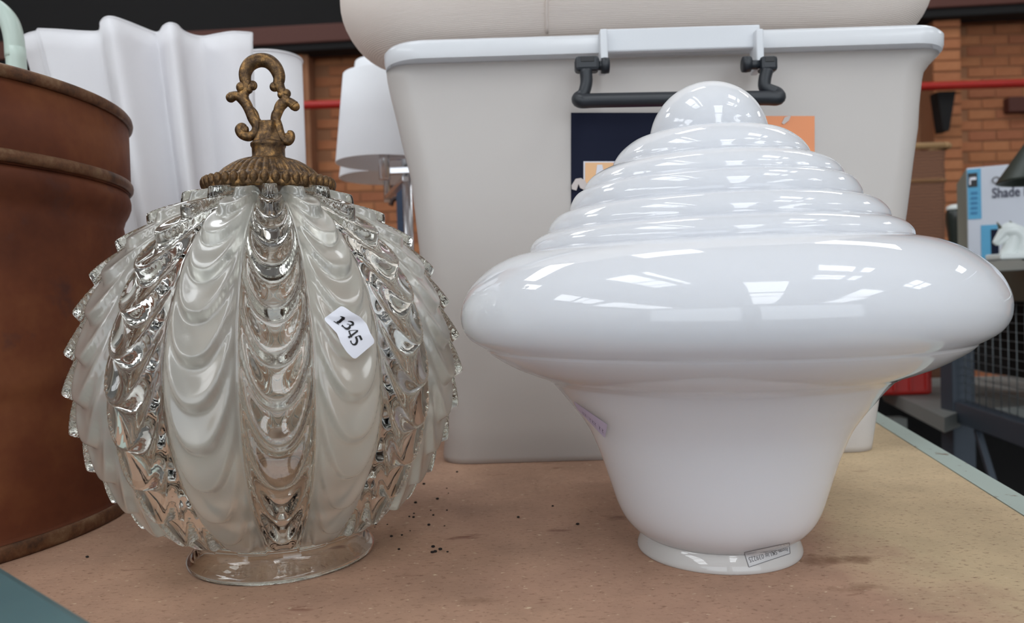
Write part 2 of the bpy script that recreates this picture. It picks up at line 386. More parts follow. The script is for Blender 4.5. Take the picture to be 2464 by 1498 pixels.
# teal steel rail of the trolley standing in the near left corner
k = .064; kk = (CAMH-k)/CAMH
g0 = atz(0, 1352)*kk; g1 = atz(245, 1498)*kk; d = (g1-g0)/np.linalg.norm(g1-g0); nn = np.array([d[1], -d[0], 0]); nn = nn if nn[1] < 0 else -nn
ra = g0-d*.03; rb = g1+d*.12; W2 = .05
tr = empty('trolley_rail', (ra[0], ra[1], FZ)); tag(tr, 'teal painted steel rail crossing the near left corner in front of the copper drum', 'rail')
mid0 = ra+nn*W2/2; mid1 = rb+nn*W2/2
obj('top_rail', bar((mid0[0], mid0[1], k-.006), (mid1[0], mid1[1], k-.006), W2, .012, .004), TEAL, tr)
obj('side_flange', bar((mid0[0]+nn[0]*.022, mid0[1]+nn[1]*.022, k-.04), (mid1[0]+nn[0]*.022, mid1[1]+nn[1]*.022, k-.04), .005, .056, .001), TEAL, tr)
for q in (ra+d*.02, rb-d*.02):
    q = q+nn*W2*.5; obj('post', box((q[0], q[1], (k-.012+FZ)/2), (.03, .03, k-.012-FZ), rotz=math.atan2(d[1], d[0])), TEAL, tr)

# ================================================================ copper drum
DX, DY = -.5043, .5811
dr = empty('copper_drum', (DX, DY, 0)); tag(dr, 'large round aged copper drum with rolled rim, standing at the left', 'drum')
body = [(.180, 0), (.1885, 0), (.1895, .003), (.1895, .009), (.1868, .012)]+[(.1862-.0013*math.sin(math.pi*t), .012+.218*t) for t in np.linspace(.05, 1, 20)]
body += [(.1855, .234), (.1872, .240), (.1900, .245), (.1920, .2505), (.1923, .255), (.1915, .259), (.1900, .262), (.17, .262)]
# long shallow dents rolled into the body
def dent(prof):
    out = []
    for r, z in prof:
        out.append((r+.0012*math.exp(-((z-.115)/.008)**2)-.001*math.exp(-((z-.10)/.01)**2), z))
    return out
zz = np.linspace(.014, .23, 60)
body = body[:5]+dent([(.1862-.0013*math.sin(math.pi*(q-.012)/.218), q) for q in zz])+body[25:]
obj('body', lathe(body, 160, DX, DY, 0, capb=True, capt=True), COPPER, dr)
obj('lid_band', lathe([(.17, .2625), (.1905, .2625), (.1925, .2725), (.1925, .319), (.185, .319)], 160, DX, DY, capb=True), COPPER, dr)
def ring(R, z, a, b, n=160, m=12, x=DX, y=DY): return lathe([(R+a*math.cos(t), z+b*math.sin(t)) for t in np.linspace(-math.pi, math.pi, m+1)], n, x, y)
obj('lower_bead', ring(.1918, .2680, .0028, .0046), EDGE, dr, 'dark rolled bead under the lid band')
obj('rim', ring(.1928, .3232, .0032, .0046), EDGE, dr, 'tarnished rolled rim')
obj('lid', lathe([(.0005, .314), (.12, .313), (.185, .311), (.1915, .314), (.1925, .320)], 120, DX, DY), COPPER, dr)
obj('base_bead', ring(.1885, .0058, .0022, .0056), EDGE, dr)
q = aty(321, 472, .5811)  # little seam knob where the bead overlaps
v, f = ball((DX+.1935*math.cos(-.60), DY+.1935*math.sin(-.60), .263), .0035); obj('seam_lug', mesh(v, f), EDGE, dr)

# ================================================================ clear and frosted globe lamp
GX, GY, GZ = -.1560, .4955, .1205
gl = empty('globe_lamp', (GX, GY, 0)); tag(gl, 'ribbed glass globe of clear and frosted ribs under a bronze cap and finial', 'lamp shade')
phi0 = math.atan2(-GY, -GX)           # rib facing the camera
PT = math.radians(11.3)
def frac_saw(t):
    f = t-np.floor(t); return np.where(f < .74, (f/.74)**1.1, ((1-f)/.26))
def rad_out(th, ph):
    s = (ph-phi0)/(math.pi/9)+.5; u = (s-np.floor(s))*2-1
    sag = PT*1.7*(1-np.abs(u)**2.5)
    sw = frac_saw((th-sag)/PT+.27); sw = sw*sw*(3-2*sw)*.6+sw*.4
    edge = np.clip(np.minimum((th-math.radians(12))/.10, (math.radians(152)-th)/.16), 0, 1)
    env = (1-np.abs(u)**2.5)
    fr = (np.floor(s) % 2); amp = .0072-.0026*fr
    r = .1142+.0045*np.clip((math.radians(75)-th)/math.radians(55), 0, 1)+.0009*fr+edge*(amp*sw*env**1.15-.0042*np.abs(u)**3.5+.0008*env)
    # slight hand-pressed unevenness
    return r+.0004*np.sin(th*9+ph*3)
NC = 18*28; NR = 330
ths = np.linspace(math.radians(15), math.radians(152.5), NR); phs = phi0+np.arange(NC)/NC*2*math.pi
TH, PH = np.meshgrid(ths, phs, indexing='ij'); R = rad_out(TH, PH)
vo = np.stack([GX+R*np.sin(TH)*np.cos(PH), GY+R*np.sin(TH)*np.sin(PH), GZ+R*np.cos(TH)], -1).reshape(-1, 3)
# collar, foot, then back up the smooth inside
prof = [(.0512, .0155), (.0515, .0125), (.0535, .0095), (.0568, .0066), (.0590, .0046), (.0594, .0026), (.0588, .0008), (.0578, .0002), (.0562, .0004), (.0552, .002), (.0530, .0050), (.0495, .0085), (.0480, .0125), (.0478, .017)]
thi = np.linspace(math.radians(152.5), math.radians(15), 70); Ri = .1085
prof += [((Ri+.004*max(0, min(1, (1.3-t)/.95)))*math.sin(t), GZ+(Ri+.004*max(0, min(1, (1.3-t)/.95)))*math.cos(t)) for t in thi]
pr_ = np.array(prof); cs, sn = np.cos(phs), np.sin(phs)
vi = np.stack([GX+pr_[:, 0, None]*cs, GY+pr_[:, 0, None]*sn, np.repeat(pr_[:, 1, None], NC, 1)], -1).reshape(-1, 3)
V = np.concatenate([vo, vi]); NT = NR+len(prof)
i = np.arange(NT)[:, None]; j = np.arange(NC)[None, :]; i2 = (i+1) % NT; j2 = (j+1) % NC
F = np.stack([i*NC+j+0*j, i2*NC+j, i2*NC+j2, i*NC+j2+0*j], -1).reshape(-1, 4)
me = bpy.data.meshes.new('globe'); me.vertices.add(len(V)); me.vertices.foreach_set('co', V.ravel())
me.loops.add(F.size); me.loops.foreach_set('vertex_index', F.ravel()); me.polygons.add(len(F)); me.polygons.foreach_set('loop_start', np.arange(0, F.size, 4)); me.update(calc_edges=True)
me.polygons.foreach_set('use_smooth', [True]*len(F))
me.materials.append(GLASS); me.materials.append(FROST)
rib = (np.floor(((j[0]+.5)/NC)*18+.5).astype(int)) % 2
mi = np.zeros((NT, NC), int); lim = NR-3
mi[:lim, :] = rib[None, :]
me.polygons.foreach_set('material_index', mi.ravel())
glo = obj('glass_globe', me, None, gl)
# bronze cap: beaded rim, fluted dome
def fluted(prof, n, nf, amp):
    v = []
    for r, z, a in prof:
        for k in range(n):
            t = 2*math.pi*k/n; rr = r*(1+a*amp*(abs(math.sin(nf*t/2))**.7-.5)); v.append((GX+rr*math.cos(t), GY+rr*math.sin(t), z))
    f = gridfaces(len(prof), n); f.append(tuple(range(n))[::-1]); f.append(tuple((len(prof)-1)*n+i for i in range(n))); return mesh(v, f)
obj('cap', fluted([(.0360, .2368, 0), (.0400, .2362, 0), (.0406, .2385, .2), (.0398, .2425, .2), (.0365, .2452, .5), (.0330, .2460, 1), (.0308, .2484, 1), (.0275, .2518, 1), (.0232, .2549, 1), (.0195, .2570, 1), (.0155, .2584, .8), (.0112, .2592, 0)], 560, 40, .075), BRONZE, gl)
bd = Acc(); NBD = 40
beadme = None
for k in range(NBD):
    t = 2*math.pi*(k+.5)/NBD
    a = Acc(); v, f = ball((0, 0, 0), 1, 10, 7); v = [(x*.0030, y*.0027, z*.0048) for x, y, z in v]
    if beadme is None: beadme = mesh(v, f); beadme.materials.append(BRONZE)
    o = bpy.data.objects.new('rim_bead', beadme); C.objects.link(o); o.parent = gl; o.location = (.0394*math.cos(t), .0394*math.sin(t), .2412); o.rotation_euler = (0, .25, t)
obj('collar', lathe([(.0092, .2585), (.0112, .2588), (.0110, .2600), (.0104, .2610), (.0104, .2660), (.0112, .2675), (.0112, .2690), (.0100, .2700), (.0085, .2705)], 48, GX, GY, capb=True, capt=True), BRONZE, gl)
FS = GY/FPX/3.745
def FPt(x, y, dy=0): q = aty(440+x/3.745, 100+y/3.745, GY); return (q[0], q[1]+dy, q[2])
fin = Acc()
def fst(pts, rr, n=12, flat=.85, k=6):
    P = crom([FPt(*p) for p in pts], k); Rr = [float(q[0]) for q in crom([(r*FS,) for r in rr], k)]; fin.add(tubedata(P, Rr, n, flat))
def fball(x, y, r, s=(1, .9, 1)): fin.add(ball(FPt(x, y), r*FS, 14, 9, s))
# arch with inward curls
fst([(618, 405), (590, 400), (565, 350), (562, 285), (590, 222), (640, 182), (705, 167), (768, 178), (820, 218), (855, 275), (868, 335), (850, 400), (820, 415)], [34, 44, 52, 58, 62, 65, 65, 65, 63, 60, 54, 46, 34], flat=.8)
for s, (cx, cy_) in ((1, (625, 398)), (-1, (828, 408))):
    fst([(cx+s*(28*math.cos(a)), cy_+28*math.sin(a)) for a in np.linspace(-2.2, 3.2, 8)], [18, 20, 20, 19, 18, 16, 14, 10], k=3)
    fball(cx, cy_, 30, (1, .75, 1))
fball(535, 415, 54); fball(590, 432, 40); fball(932, 468, 42); fball(890, 480, 38); fball(625, 398, 40, (1, .75, 1)); fball(826, 408, 44, (1, .75, 1))
fst([(575, 350), (572, 400), (560, 450), (545, 490), (560, 540)], [46, 46, 44, 48, 44], k=4)
fst([(862, 350), (875, 410), (900, 460), (925, 510), (915, 555)], [48, 44, 40, 40, 42], k=4)
# leaves and knobs
fst([(432, 500), (480, 488), (530, 510), (570, 560), (600, 620), (632, 690), (668, 745), (672, 790), (645, 835), (590, 855), (535, 835), (510, 795), (530, 765), (562, 775)], [46, 42, 50, 48, 46, 50, 52, 50, 46, 44, 44, 42, 36, 28])
fball(432, 505, 44); fst([(620, 590), (650, 640), (672, 700), (690, 740)], [14, 26, 24, 12], k=4)
fst([(1008, 580), (965, 548), (920, 545), (880, 580), (855, 640), (840, 700), (858, 760), (876, 820), (900, 880), (945, 900), (975, 870), (975, 830), (945, 820)], [46, 42, 50, 50, 44, 42, 42, 40, 40, 40, 36, 30, 22])
fball(1012, 585, 42); fst([(850, 590), (822, 650), (812, 710), (815, 740)], [14, 24, 22, 14], k=4)
fball(553, 795, 44, (1, .7, 1)); fball(945, 860, 40, (1, .7, 1)); fball(700, 735, 24); fball(848, 748, 22)
fin_o = obj('finial', fin.mesh(), BRONZE, gl)
# leaf-carved pedestal under the scrolls
v = []
for t in np.linspace(0, 1, 14):
    wv = 84+10*abs(2*t-.8)**1.5+46*t**2.2-14*max(0, t-.85)/.15
    c = FPt(772, 722+t*205)
    for k in range(28):
        a = 2*math.pi*k/28; rr = wv*FS*(1+.10*math.sin(a*5+t*4)); v.append((c[0]+rr*math.cos(a), c[1]+rr*.85*math.sin(a), c[2]))
f = gridfaces(14, 28, flip=True); f.append(tuple(range(28))); f.append(tuple(13*28+i for i in range(28))[::-1])
obj('finial_pedestal', mesh(v, f), BRONZE, gl)

# lot sticker laid over the ribs
def sticker_R(p):
    d = np.array(p)-np.array([GX, GY, GZ]); d /= np.linalg.norm(d); th = math.acos(d[2]); ph = math.atan2(d[1], d[0])
    a = np.linspace(-.05, .05, 7); T_, P_ = np.meshgrid(th+a, ph+a*1.1); return d, .55*float(rad_out(T_, P_).max())+.45*float(np.sort(rad_out(T_, P_).ravel())[-12:].mean())+.0006
def onglobe(px, py, lift=0):
    dr_ = ray(px, py); R_ = .118
    for _ in range(5):
        oc = CP-np.array([GX, GY, GZ]); b = dr_@oc; a = dr_@dr_; disc = b*b-a*(oc@oc-R_*R_); t = (-b-math.sqrt(max(disc, 0)))/a
        p = CP+dr_*t; d, R2 = sticker_R(p); R_ = R2+lift
    return tuple(p)
def S(x, y): return (760+x/9.3625, 720+y/9.3625)
# local frame of the sticker: t along the digits, s across
def SF(s, t):
    # corners: top-left (590,120)?  the long edges run down-right
    l0 = [(165, 440), (340, 620), (480, 770), (560, 980), (700, 1190), (870, 1360)]
    r1 = [(590, 130), (790, 275), (1010, 400), (1150, 560), (1230, 760), (1345, 960)]
    q = t*5; i_ = min(int(q), 4); fr = q-i_
    a = np.array(l0[i_])*(1-fr)+np.array(l0[i_+1])*fr; b = np.array(r1[i_])*(1-fr)+np.array(r1[i_+1])*fr
    return a*(1-s)+b*s
v = []; ns, nt = 15, 25
for it in range(nt):
    for is_ in range(ns):
        s_, t_ = is_/(ns-1), it/(nt-1)
        # rounded corners
        cr = .10; ds = .5-abs(s_-.5); dt = (.5-abs(t_-.5))*1.3
        if ds < cr and dt < cr:
            ax, ay = cr-ds, cr-dt; l = math.hypot(ax, ay)
            if l > cr: sc2 = cr/l; ds = cr-ax*sc2; dt = cr-ay*sc2
            s_ = ds if s_ < .5 else 1-ds; dt /= 1.3; t_ = dt if t_ < .5 else 1-dt
        x, y = SF(s_, t_); v.append(onglobe(*S(x, y)))
stk = obj('lot_sticker', mesh(v, gridfaces(nt, ns, closed=False)), PAPER, gl, 'white numbered lot sticker with curled corners')
def ribbon(acc, pts, wds, fn, k=5):
    P = crom(pts, k); Wd = [float(q[0]) for q in crom([(q,) for q in wds], k)]; v = []
    for i_, p in enumerate(P):
        t = P[min(i_+1, len(P)-1)]-P[max(i_-1, 0)]; t /= np.linalg.norm(t)+1e-9; n_ = np.array([-t[1], t[0]])
        for sg in (-1, 0, 1): v.append(fn(*(p+n_*sg*Wd[i_]/2)))
    acc.add((v, gridfaces(len(P), 3, closed=False)))
# digits in crop pixels of the sticker, drawn as broad-pen strokes
def dig(px, py): return onglobe(*S(px, py), lift=.00035)
strokes = [
 ([(640, 415), (585, 455), (530, 505), (472, 520)], [70, 62, 62, 50]), ([(548, 380), (600, 398), (662, 415)], [10, 34, 14]), ([(398, 488), (460, 525), (522, 565)], [10, 22, 10]),
 ([(722, 490), (775, 495), (828, 520), (836, 560), (800, 578), (765, 575)], [12, 26, 48, 52, 34, 14]), ([(700, 552), (750, 560), (775, 590)], [10, 14, 18]), ([(768, 580), (762, 625), (730, 655), (680, 655), (630, 620), (585, 580)], [30, 52, 56, 40, 24, 40]),
 ([(745, 705), (850, 692), (955, 695)], [14, 12, 14]), ([(945, 705), (880, 755), (800, 815), (735, 858)], [40, 40, 46, 50]), ([(745, 700), (765, 760), (790, 815), (812, 850)], [34, 34, 34, 30]),
 ([(985, 815), (1010, 860), (1035, 912)], [46, 46, 44]), ([(985, 810), (930, 830), (885, 845)], [14, 14, 14]), ([(900, 845), (925, 900), (925, 960), (890, 1010), (840, 1012), (800, 975), (785, 925)], [40, 48, 52, 48, 30, 22, 34])]
acc = Acc()
for p, w_ in strokes: ribbon(acc, p, w_, dig, 4)
obj('printed_number', acc.mesh(), INK, stk)

# ================================================================ white opal shade
OX, OY = .1282, .4824
segs = [
 [(.0480, 0), (.0505, 0), (.0513, .0015), (.0508, .004), (.0492, .008), (.0480, .0102)],
 [(.0480, .0108), (.0515, .0128), (.0560, .0170), (.0598, .0220), (.0632, .0290), (.0665, .0390), (.0693, .0480), (.0735, .0610), (.0800, .0770), (.0865, .0875), (.0922, .0950), (.0985, .1030), (.1040, .1092)],
 [(.1050, .1100), (.1110, .1132), (.1185, .1160), (.1280, .1200), (.1360, .1245), (.1420, .1285), (.1450, .1312)],
 [(.1452, .1322), (.1500, .1348), (.1560, .1392), (.1598, .1455), (.1608, .1530), (.1595, .1605), (.1550, .1695), (.1480, .1770), (.1395, .1835), (.1300, .1882), (.1220, .1905), (.1168, .1912)],
 [(.1156, .1922), (.1150, .1955), (.1125, .1990), (.1088, .2015), (.1045, .2030)],
 [(.1036, .2040), (.1028, .2075), (.1005, .2110), (.0965, .2145), (.0900, .2165)],
 [(.0890, .2175), (.0886, .2210), (.0870, .2248), (.0845, .2280), (.0808, .2297)],
 [(.0799, .2305), (.0785, .2342), (.0745, .2387), (.0672, .2425), (.0618, .2440)],
 [(.0608, .2450), (.0596, .2490), (.0557, .2543), (.0490, .2595), (.0430, .2618), (.0385, .2626)],
 [(.0368, .2632)]+[(max(.0003, .0369*math.cos(math.radians(a))), .2594+.0369*math.sin(math.radians(a))) for a in (8, 14, 24, 36, 48, 60, 72, 82, 90)]]
prof = []
for s_ in segs[1:]: prof += [tuple(q) for q in crom(s_, 5)]
op = empty('opal_shade', (OX, OY, 0)); tag(op, 'white milk glass shade with stepped beehive top and wide rounded brim', 'lamp shade')
opm = lathe(prof, 256, OX, OY, capb=True, capt=True); opo = obj('opal_glass', opm, OPAL, op)
ftm = lathe([tuple(q) for q in crom(segs[0], 5)]+[(.0478, .0108)], 256, OX, OY, capb=True, capt=True)
FOOT = mat('opal_glass_neck', (.54, .525, .51, 1), .35, 0, IOR=1.45, Specular_IOR_Level=0, Coat_Weight=1.0, Coat_Roughness=0.02, Coat_IOR=1.5)
obj('neck_ring', ftm, FOOT, op, 'slightly warmer flared neck ring')
bv = BVHTree.FromPolygons([v.co.copy() for v in opm.vertices]+[v.co.copy() for v in ftm.vertices], [tuple(p.vertices) for p in opm.polygons]+[tuple(i_+len(opm.vertices) for i_ in p.vertices) for p in ftm.polygons])
def onmesh(bvh, px, py, lift=.0002):
    d = Vector(ray(px, py)).normalized(); h = bvh.ray_cast(Vector(CP), d)
    if h[0] is None: return tuple(aty(px, py, OY))
    return tuple(h[0]-d*lift)
def quadmap(TL, TR, BL, BR):
    TL, TR, BL, BR = map(np.array, (TL, TR, BL, BR))
    return lambda s, t: (TL*(1-s)+TR*s)*(1-t)+(BL*(1-s)+BR*s)*t
def textmesh(txt, size=1, bold=0., spacing=1.):
    cu = bpy.data.curves.new('t', 'FONT'); cu.body = txt; cu.size = size; cu.offset = bold; cu.space_character = spacing; cu.resolution_u = 3
    o = bpy.data.objects.new('t', cu); C.objects.link(o); bpy.context.view_layer.update()
    me = bpy.data.meshes.new_from_object(o.evaluated_get(bpy.context.evaluated_depsgraph_get())); bpy.data.objects.remove(o); bpy.data.curves.remove(cu)
    n = np.array([v.co[:2] for v in me.vertices]); fs = [tuple(p.vertices) for p in me.polygons]; bpy.data.meshes.remove(me); return n, fs
SK = lambda x, y: np.array((1770+x/13.62, 1280+y/13.62))
qm = quadmap(SK(285, 665), SK(1760, 345), SK(440, 1140), SK(1790, 690))
stp = obj('stamped_label', mesh([onmesh(bv, *qm(s_, t_)) for t_ in np.linspace(0, 1, 6) for s_ in np.linspace(0, 1, 14)], gridfaces(6, 14, closed=False)), mat('clear_label', (.50, .495, .50, 1), .3), op, 'clear stock label stuck upside down on the neck')
acc = Acc()
for (a, b) in (((0, 0), (1, 0)), ((1, 0), (1, 1)), ((1, 1), (0, 1)), ((0, 1), (0, 0))):
    v = []
    for t in np.linspace(0, 1, 16):
        p = qm(a[0]+(b[0]-a[0])*t, a[1]+(b[1]-a[1])*t); dd = qm(*b)-qm(*a); dd = dd/np.linalg.norm(dd); n_ = np.array([-dd[1], dd[0]])*.75
        v += [onmesh(bv, *(p-n_), .0004), onmesh(bv, *(p+n_), .0004)]
    acc.add((v, gridfaces(16, 2, closed=False)))
n2, f2 = textmesh('Item SKU# 039225'); w0, w1 = n2[:, 0].min(), n2[:, 0].max(); h0, h1 = n2[:, 1].min(), n2[:, 1].max()
vv = []
for x, y in n2:
    s_ = .95-.90*(x-w0)/(w1-w0); t_ = .34+.40*(y-h0)/(h1-h0); vv.append(onmesh(bv, *qm(s_, t_), .0004))
acc.add((vv, f2)); obj('stamp_print', acc.mesh(False), GREYINK, stp)
# half-hidden lilac paper tag on the left flank
TG = lambda x, y: (1370+x/12.48, 940+y/12.48)
q2 = quadmap(TG(135, 315), TG(1140, 1010), TG(240, 560), TG(1070, 1420))
tg = obj('paper_tag', mesh([onmesh(bv, *q2(s_, t_), .0004) for t_ in np.linspace(0, 1, 6) for s_ in np.linspace(0, 1, 12)], gridfaces(6, 12, closed=False)), LILAC, op, 'small lilac paper tag curling off the left flank')
acc = Acc(); fnk = lambda x, y: onmesh(bv, *q2(x, y), .0007)
for x in (.22, .3, .46, .55, .63, .78, .88):
    ribbon(acc, [(x-.02, .55), (x+.02, .62), (x, .7), (x+.035, .8)], [.012, .02, .012, .02], fnk, 2)
obj('tag_writing', acc.mesh(False), mat('violet_ink', srgb(78, 66, 104), .5), tg)

# ================================================================ crumbs on the board
acc = Acc()
spots = [(934, 1159), (1000, 1210), (985, 1243), (995, 1245), (938, 1219), (932, 1262), (904, 1262), (902, 1268), (942, 1291), (987, 1277), (1100, 1136), (1247, 1245), (1330, 1218), (1075, 1175), (1020, 1165), (948, 1213), (925, 1236), (1390, 1262), (210, 1341), (960, 1322)]
spots += [(RS.uniform(880, 1100), RS.uniform(1150, 1330)) for _ in range(16)]
for px, py in spots:
    p = atz(px, py); r = RS.uniform(.0004, .0011); acc.add(ball((p[0], p[1], r*.7), r, 6, 4, (1.3, .9, .8)))
tag(obj('dirt_crumbs', acc.mesh(False), mat('dirt', srgb(34, 26, 22), .9)), 'dark specks of dirt scattered beside the glass globe', 'dirt', None, 'stuff')

# ================================================================ storage tub
TY = .742
bn = empty('storage_tub', (.14, .90, 0)); tag(bn, 'tall milky translucent plastic storage tub with black handle, behind the two glass shades', 'tub')
DEP = .34
def rrect(xl, xr, yf, yb, r, n=8):
    out = []
    for (cx, cy_, a0) in ((xr-r, yf+r, -90), (xr-r, yb-r, 0), (xl+r, yb-r, 90), (xl+r, yf+r, 180)):
        for i_ in range(n+1):
            a = math.radians(a0+90*i_/n); out.append((cx+r*math.cos(a), cy_+r*math.sin(a)))
    return out
lv = [(1112, 1070, 2090, 0), (1100, 1068, 2092, .003), (1060, 1070, 2096, .0), (600, 1011, 2162, .0), (492, 999, 2176, 0), (402, 988, 2187, 0), (320, 968, 2198, 0), (262, 955, 2201, 0), (204, 941, 2207, 0), (184, 937, 2211, 0), (165, 933, 2224, 0), (140, 930, 2248, 0)]
loops = []; zt_top = None
for (py, xl, xr, dz) in lv:
    Yf = TY-.022*(1112-py)/1000
    pl = aty(xl, py, Yf+.03); pr2 = aty(xr, py, Yf+.03); zc = max(.0005, aty(1600, py-3, Yf)[2]) if py < 1100 else (.0005 if py == 1112 else .006)
    sp = (1112-py)/1000*.022
    loops.append((pl[0], pr2[0], Yf, TY+DEP+sp, zc))
def shell(loops, t, r0_=.028, bottom=.03):
    v = []; n = None
    for s_ in (0, 1):
        L = loops if s_ == 0 else loops[::-1]
        for (a, b, c, d_, z_) in L:
            if s_ == 1 and z_ < bottom: continue
            pts = rrect(a+t*s_, b-t*s_, c+t*s_, d_-t*s_, r0_-t*s_*.5); n = len(pts); v += [(x, y, z_) for x, y in pts]
    # inner floor of the tub
    a, b, c, d_, z_ = loops[1]; pts = rrect(a+t, b-t, c+t, d_-t, r0_-t*.5); v += [(x, y, bottom) for x, y in pts]
    nr = len(v)//n; f = gridfaces(nr, n); f.append(tuple((nr-1)*n+i_ for i_ in range(n)))
    # underside recess
    o = len(v); pts = rrect(a+t, b-t, c+t, d_-t, r0_-t*.5); v += [(x, y, .0005) for x, y in pts]; v += [(x, y, bottom-.003) for x, y in pts]
    f += gridfaces(2, n, off=o, flip=True); f.append(tuple(o+n+i_ for i_ in range(n))[::-1])
    f += [(i_, o+i_, o+(i_+1) % n, (i_+1) % n) for i_ in range(n)]
    return mesh(v, f)
tub = obj('tub_body', shell(loops, .0025), BIN, bn)
Yr = .700
rl = aty(925, 128, Yr+.03); rr_ = aty(2267, 128, Yr+.03); zb = aty(1640, 121, Yr)[2]; ztp = aty(1640, 76, Yr)[2]
yb_r = loops[-1][3]+.02
ro = [(.000, zb), (-.001, zb+.004), (-.0012, ztp-.004), (.0015, ztp), (.006, ztp+.0006)]
v = []
lastl = loops[-1]
for (ins, z_) in ro: pts = rrect(rl[0]+ins, rr_[0]-ins, Yr+ins, yb_r-ins, .04, 10); v += [(x, y, z_) for x, y in pts]
for (t_, z_) in ((0, ztp), (1, ztp-.004)):
    pts = rrect(lastl[0]+.001+.003*t_, lastl[1]-.001-.003*t_, lastl[2]+.001+.003*t_, lastl[3]-.001-.003*t_, .03, 10); v += [(x, y, z_) for x, y in pts]
pts = rrect(lastl[0]+.004, lastl[1]-.004, lastl[2]+.004, lastl[3]-.004, .027, 10); v += [(x, y, zb+.002) for x, y in pts]
pts = rrect(lastl[0]-.0005, lastl[1]+.0005, lastl[2]-.0005, lastl[3]+.0005, .03, 10); v += [(x, y, zb+.002) for x, y in pts]
n = len(pts); f = gridfaces(len(v)//n, n)
obj('tub_rim', mesh(v, f), RIM, bn)
# raised middle length of the rim with its two lugs
def cpos(px, py, Y): return Vector(aty(px, py, Y))
m0, m1 = cpos(1457, 98, Yr), cpos(1826, 98, Yr)
obj('rim_panel', box(((m0.x+m1.x)/2, Yr-.001, (zb+ztp)/2+.001), (m1.x-m0.x, .008, ztp-zb+.004), bev=.0015), RIM, bn)
for px in (1450, 1819):
    c = cpos(px, 128, Yr-.001); cb = cpos(px, 176, Yr-.001); ct = cpos(px, 80, Yr-.001)
    obj('rim_lug', box((c.x, Yr-.003, (cb.z+ct.z)/2), (.0068, .022, ct.z-cb.z), bev=.0015), RIM, bn)
# black handle
hy = Yr-.012
acc = Acc()
hp = [(1409, 168), (1411, 198), (1404, 225), (1392, 238), (1400, 243), (1425, 242), (1470, 241), (1640, 238), (1820, 236), (1850, 236), (1872, 236), (1868, 226), (1842, 212), (1840, 192), (1846, 168)]
H_ = crom([aty(x, y, hy-(.010 if 4 <= i_ <= 10 else .004)) for i_, (x, y) in enumerate(hp)], 5)
hr = [.0056]*3+[.0064]*9+[.0056]*3; HR = [float(q[0]) for q in crom([(a,) for a in hr], 5)]
acc.add(tubedata(H_, HR, 14))
hd = obj('handle', acc.mesh(), BLACKP, bn, 'black plastic carrying handle')
for (xa, xb, yy) in ((1383, 1441, 157), (1826, 1867, 157)):
    a, b = cpos(xa, yy, hy), cpos(xb, yy, hy)
    bmk = boxbm(((a.x+b.x)/2, hy, a.z), (b.x-a.x, .014, .0135), bev=.003)
    obj('knuckle', frombm(bmk), BLACKP, hd)
    obj('knuckle_slot', box(((a.x+b.x)/2, hy-.0068, a.z+.003), ((b.x-a.x)*.55, .0012, .0045), bev=.0004), INK, hd)
for xa, yy in ((1456, 158), (1796, 155)):
    a = cpos(xa, yy, hy); 
    bmk = lathe([(.0005, -.0035), (.0068, -.0035), (.0072, 0), (.0068, .0035), (.0005, .0035)], 20)
    for v_ in bmk.vertices: x_, y_, z_ = v_.co; v_.co = (a.x+z_, hy+y_, a.z+x_)
    obj('pin_head', bmk, BLACKP, hd)
for xa, xb, yy in ((1436, 1460, 158), (1792, 1830, 156)):
    a, b = cpos(xa, yy, hy), cpos(xb, yy, hy); obj('hinge_pin', tube([a, b], .0042, 12), BLACKP, hd)
# printed label on the front wall
bvt = BVHTree.FromPolygons([v.co.copy() for v in tub.data.vertices], [tuple(p.vertices) for p in tub.data.polygons])
def tubpatch(name, x0, y0, x1, y1, m, par, lift, lab=None, nx=4, ny=4, poly=None):
    if poly: vv = [onmesh(bvt, x, y, lift) for x, y in poly]; mm = mesh(vv, [tuple(range(len(vv)))], False)
    else: mm = mesh([onmesh(bvt, x0+(x1-x0)*i_/(nx-1), y0+(y1-y0)*j_/(ny-1), lift) for j_ in range(ny) for i_ in range(nx)], gridfaces(ny, nx, closed=False), False)
    sm = mm; 
    o = obj(name, sm, m, par, lab); md = o.modifiers.new('s', 'SOLIDIFY'); md.thickness = .0003; md.offset = 0; return o
lab = tubpatch('navy_label', 1374, 271, 1800, 760, NAVY, bn, .0010, 'dark navy printed sheet stuck on the tub front')
tubpatch('orange_panel', 1801, 279, 1960, 760, ORANGE, lab, .0010, 'orange right part of the printed sheet')
tubpatch('photo_inset', 1404, 388, 1700, 640, PAPER, lab, .0018)
tubpatch('cream_print', 1408, 391, 1476, 636, CREAM, lab, .0026)
tubpatch('magenta_print', 1477, 391, 1696, 636, MAG, lab, .0026)
tubpatch('pale_letter', 0, 0, 0, 0, PAPER, lab, .0033, poly=[(1426, 470), (1437, 396), (1449, 396), (1466, 470), (1452, 470), (1447, 440), (1440, 440), (1437, 470)])
tubpatch('torn_patch', 0, 0, 0, 0, TORN, lab, .0036, 'torn scrap of white paper', poly=[(1375, 446), (1385, 430), (1398, 428), (1408, 434), (1414, 446), (1409, 458), (1396, 452), (1392, 442), (1387, 458), (1376, 455)])
tubpatch('torn_patch', 0, 0, 0, 0, TORN, lab, .0020, 'torn scrap of white paper', poly=[(1881, 296), (1888, 282), (1904, 277), (1898, 290), (1886, 299)])

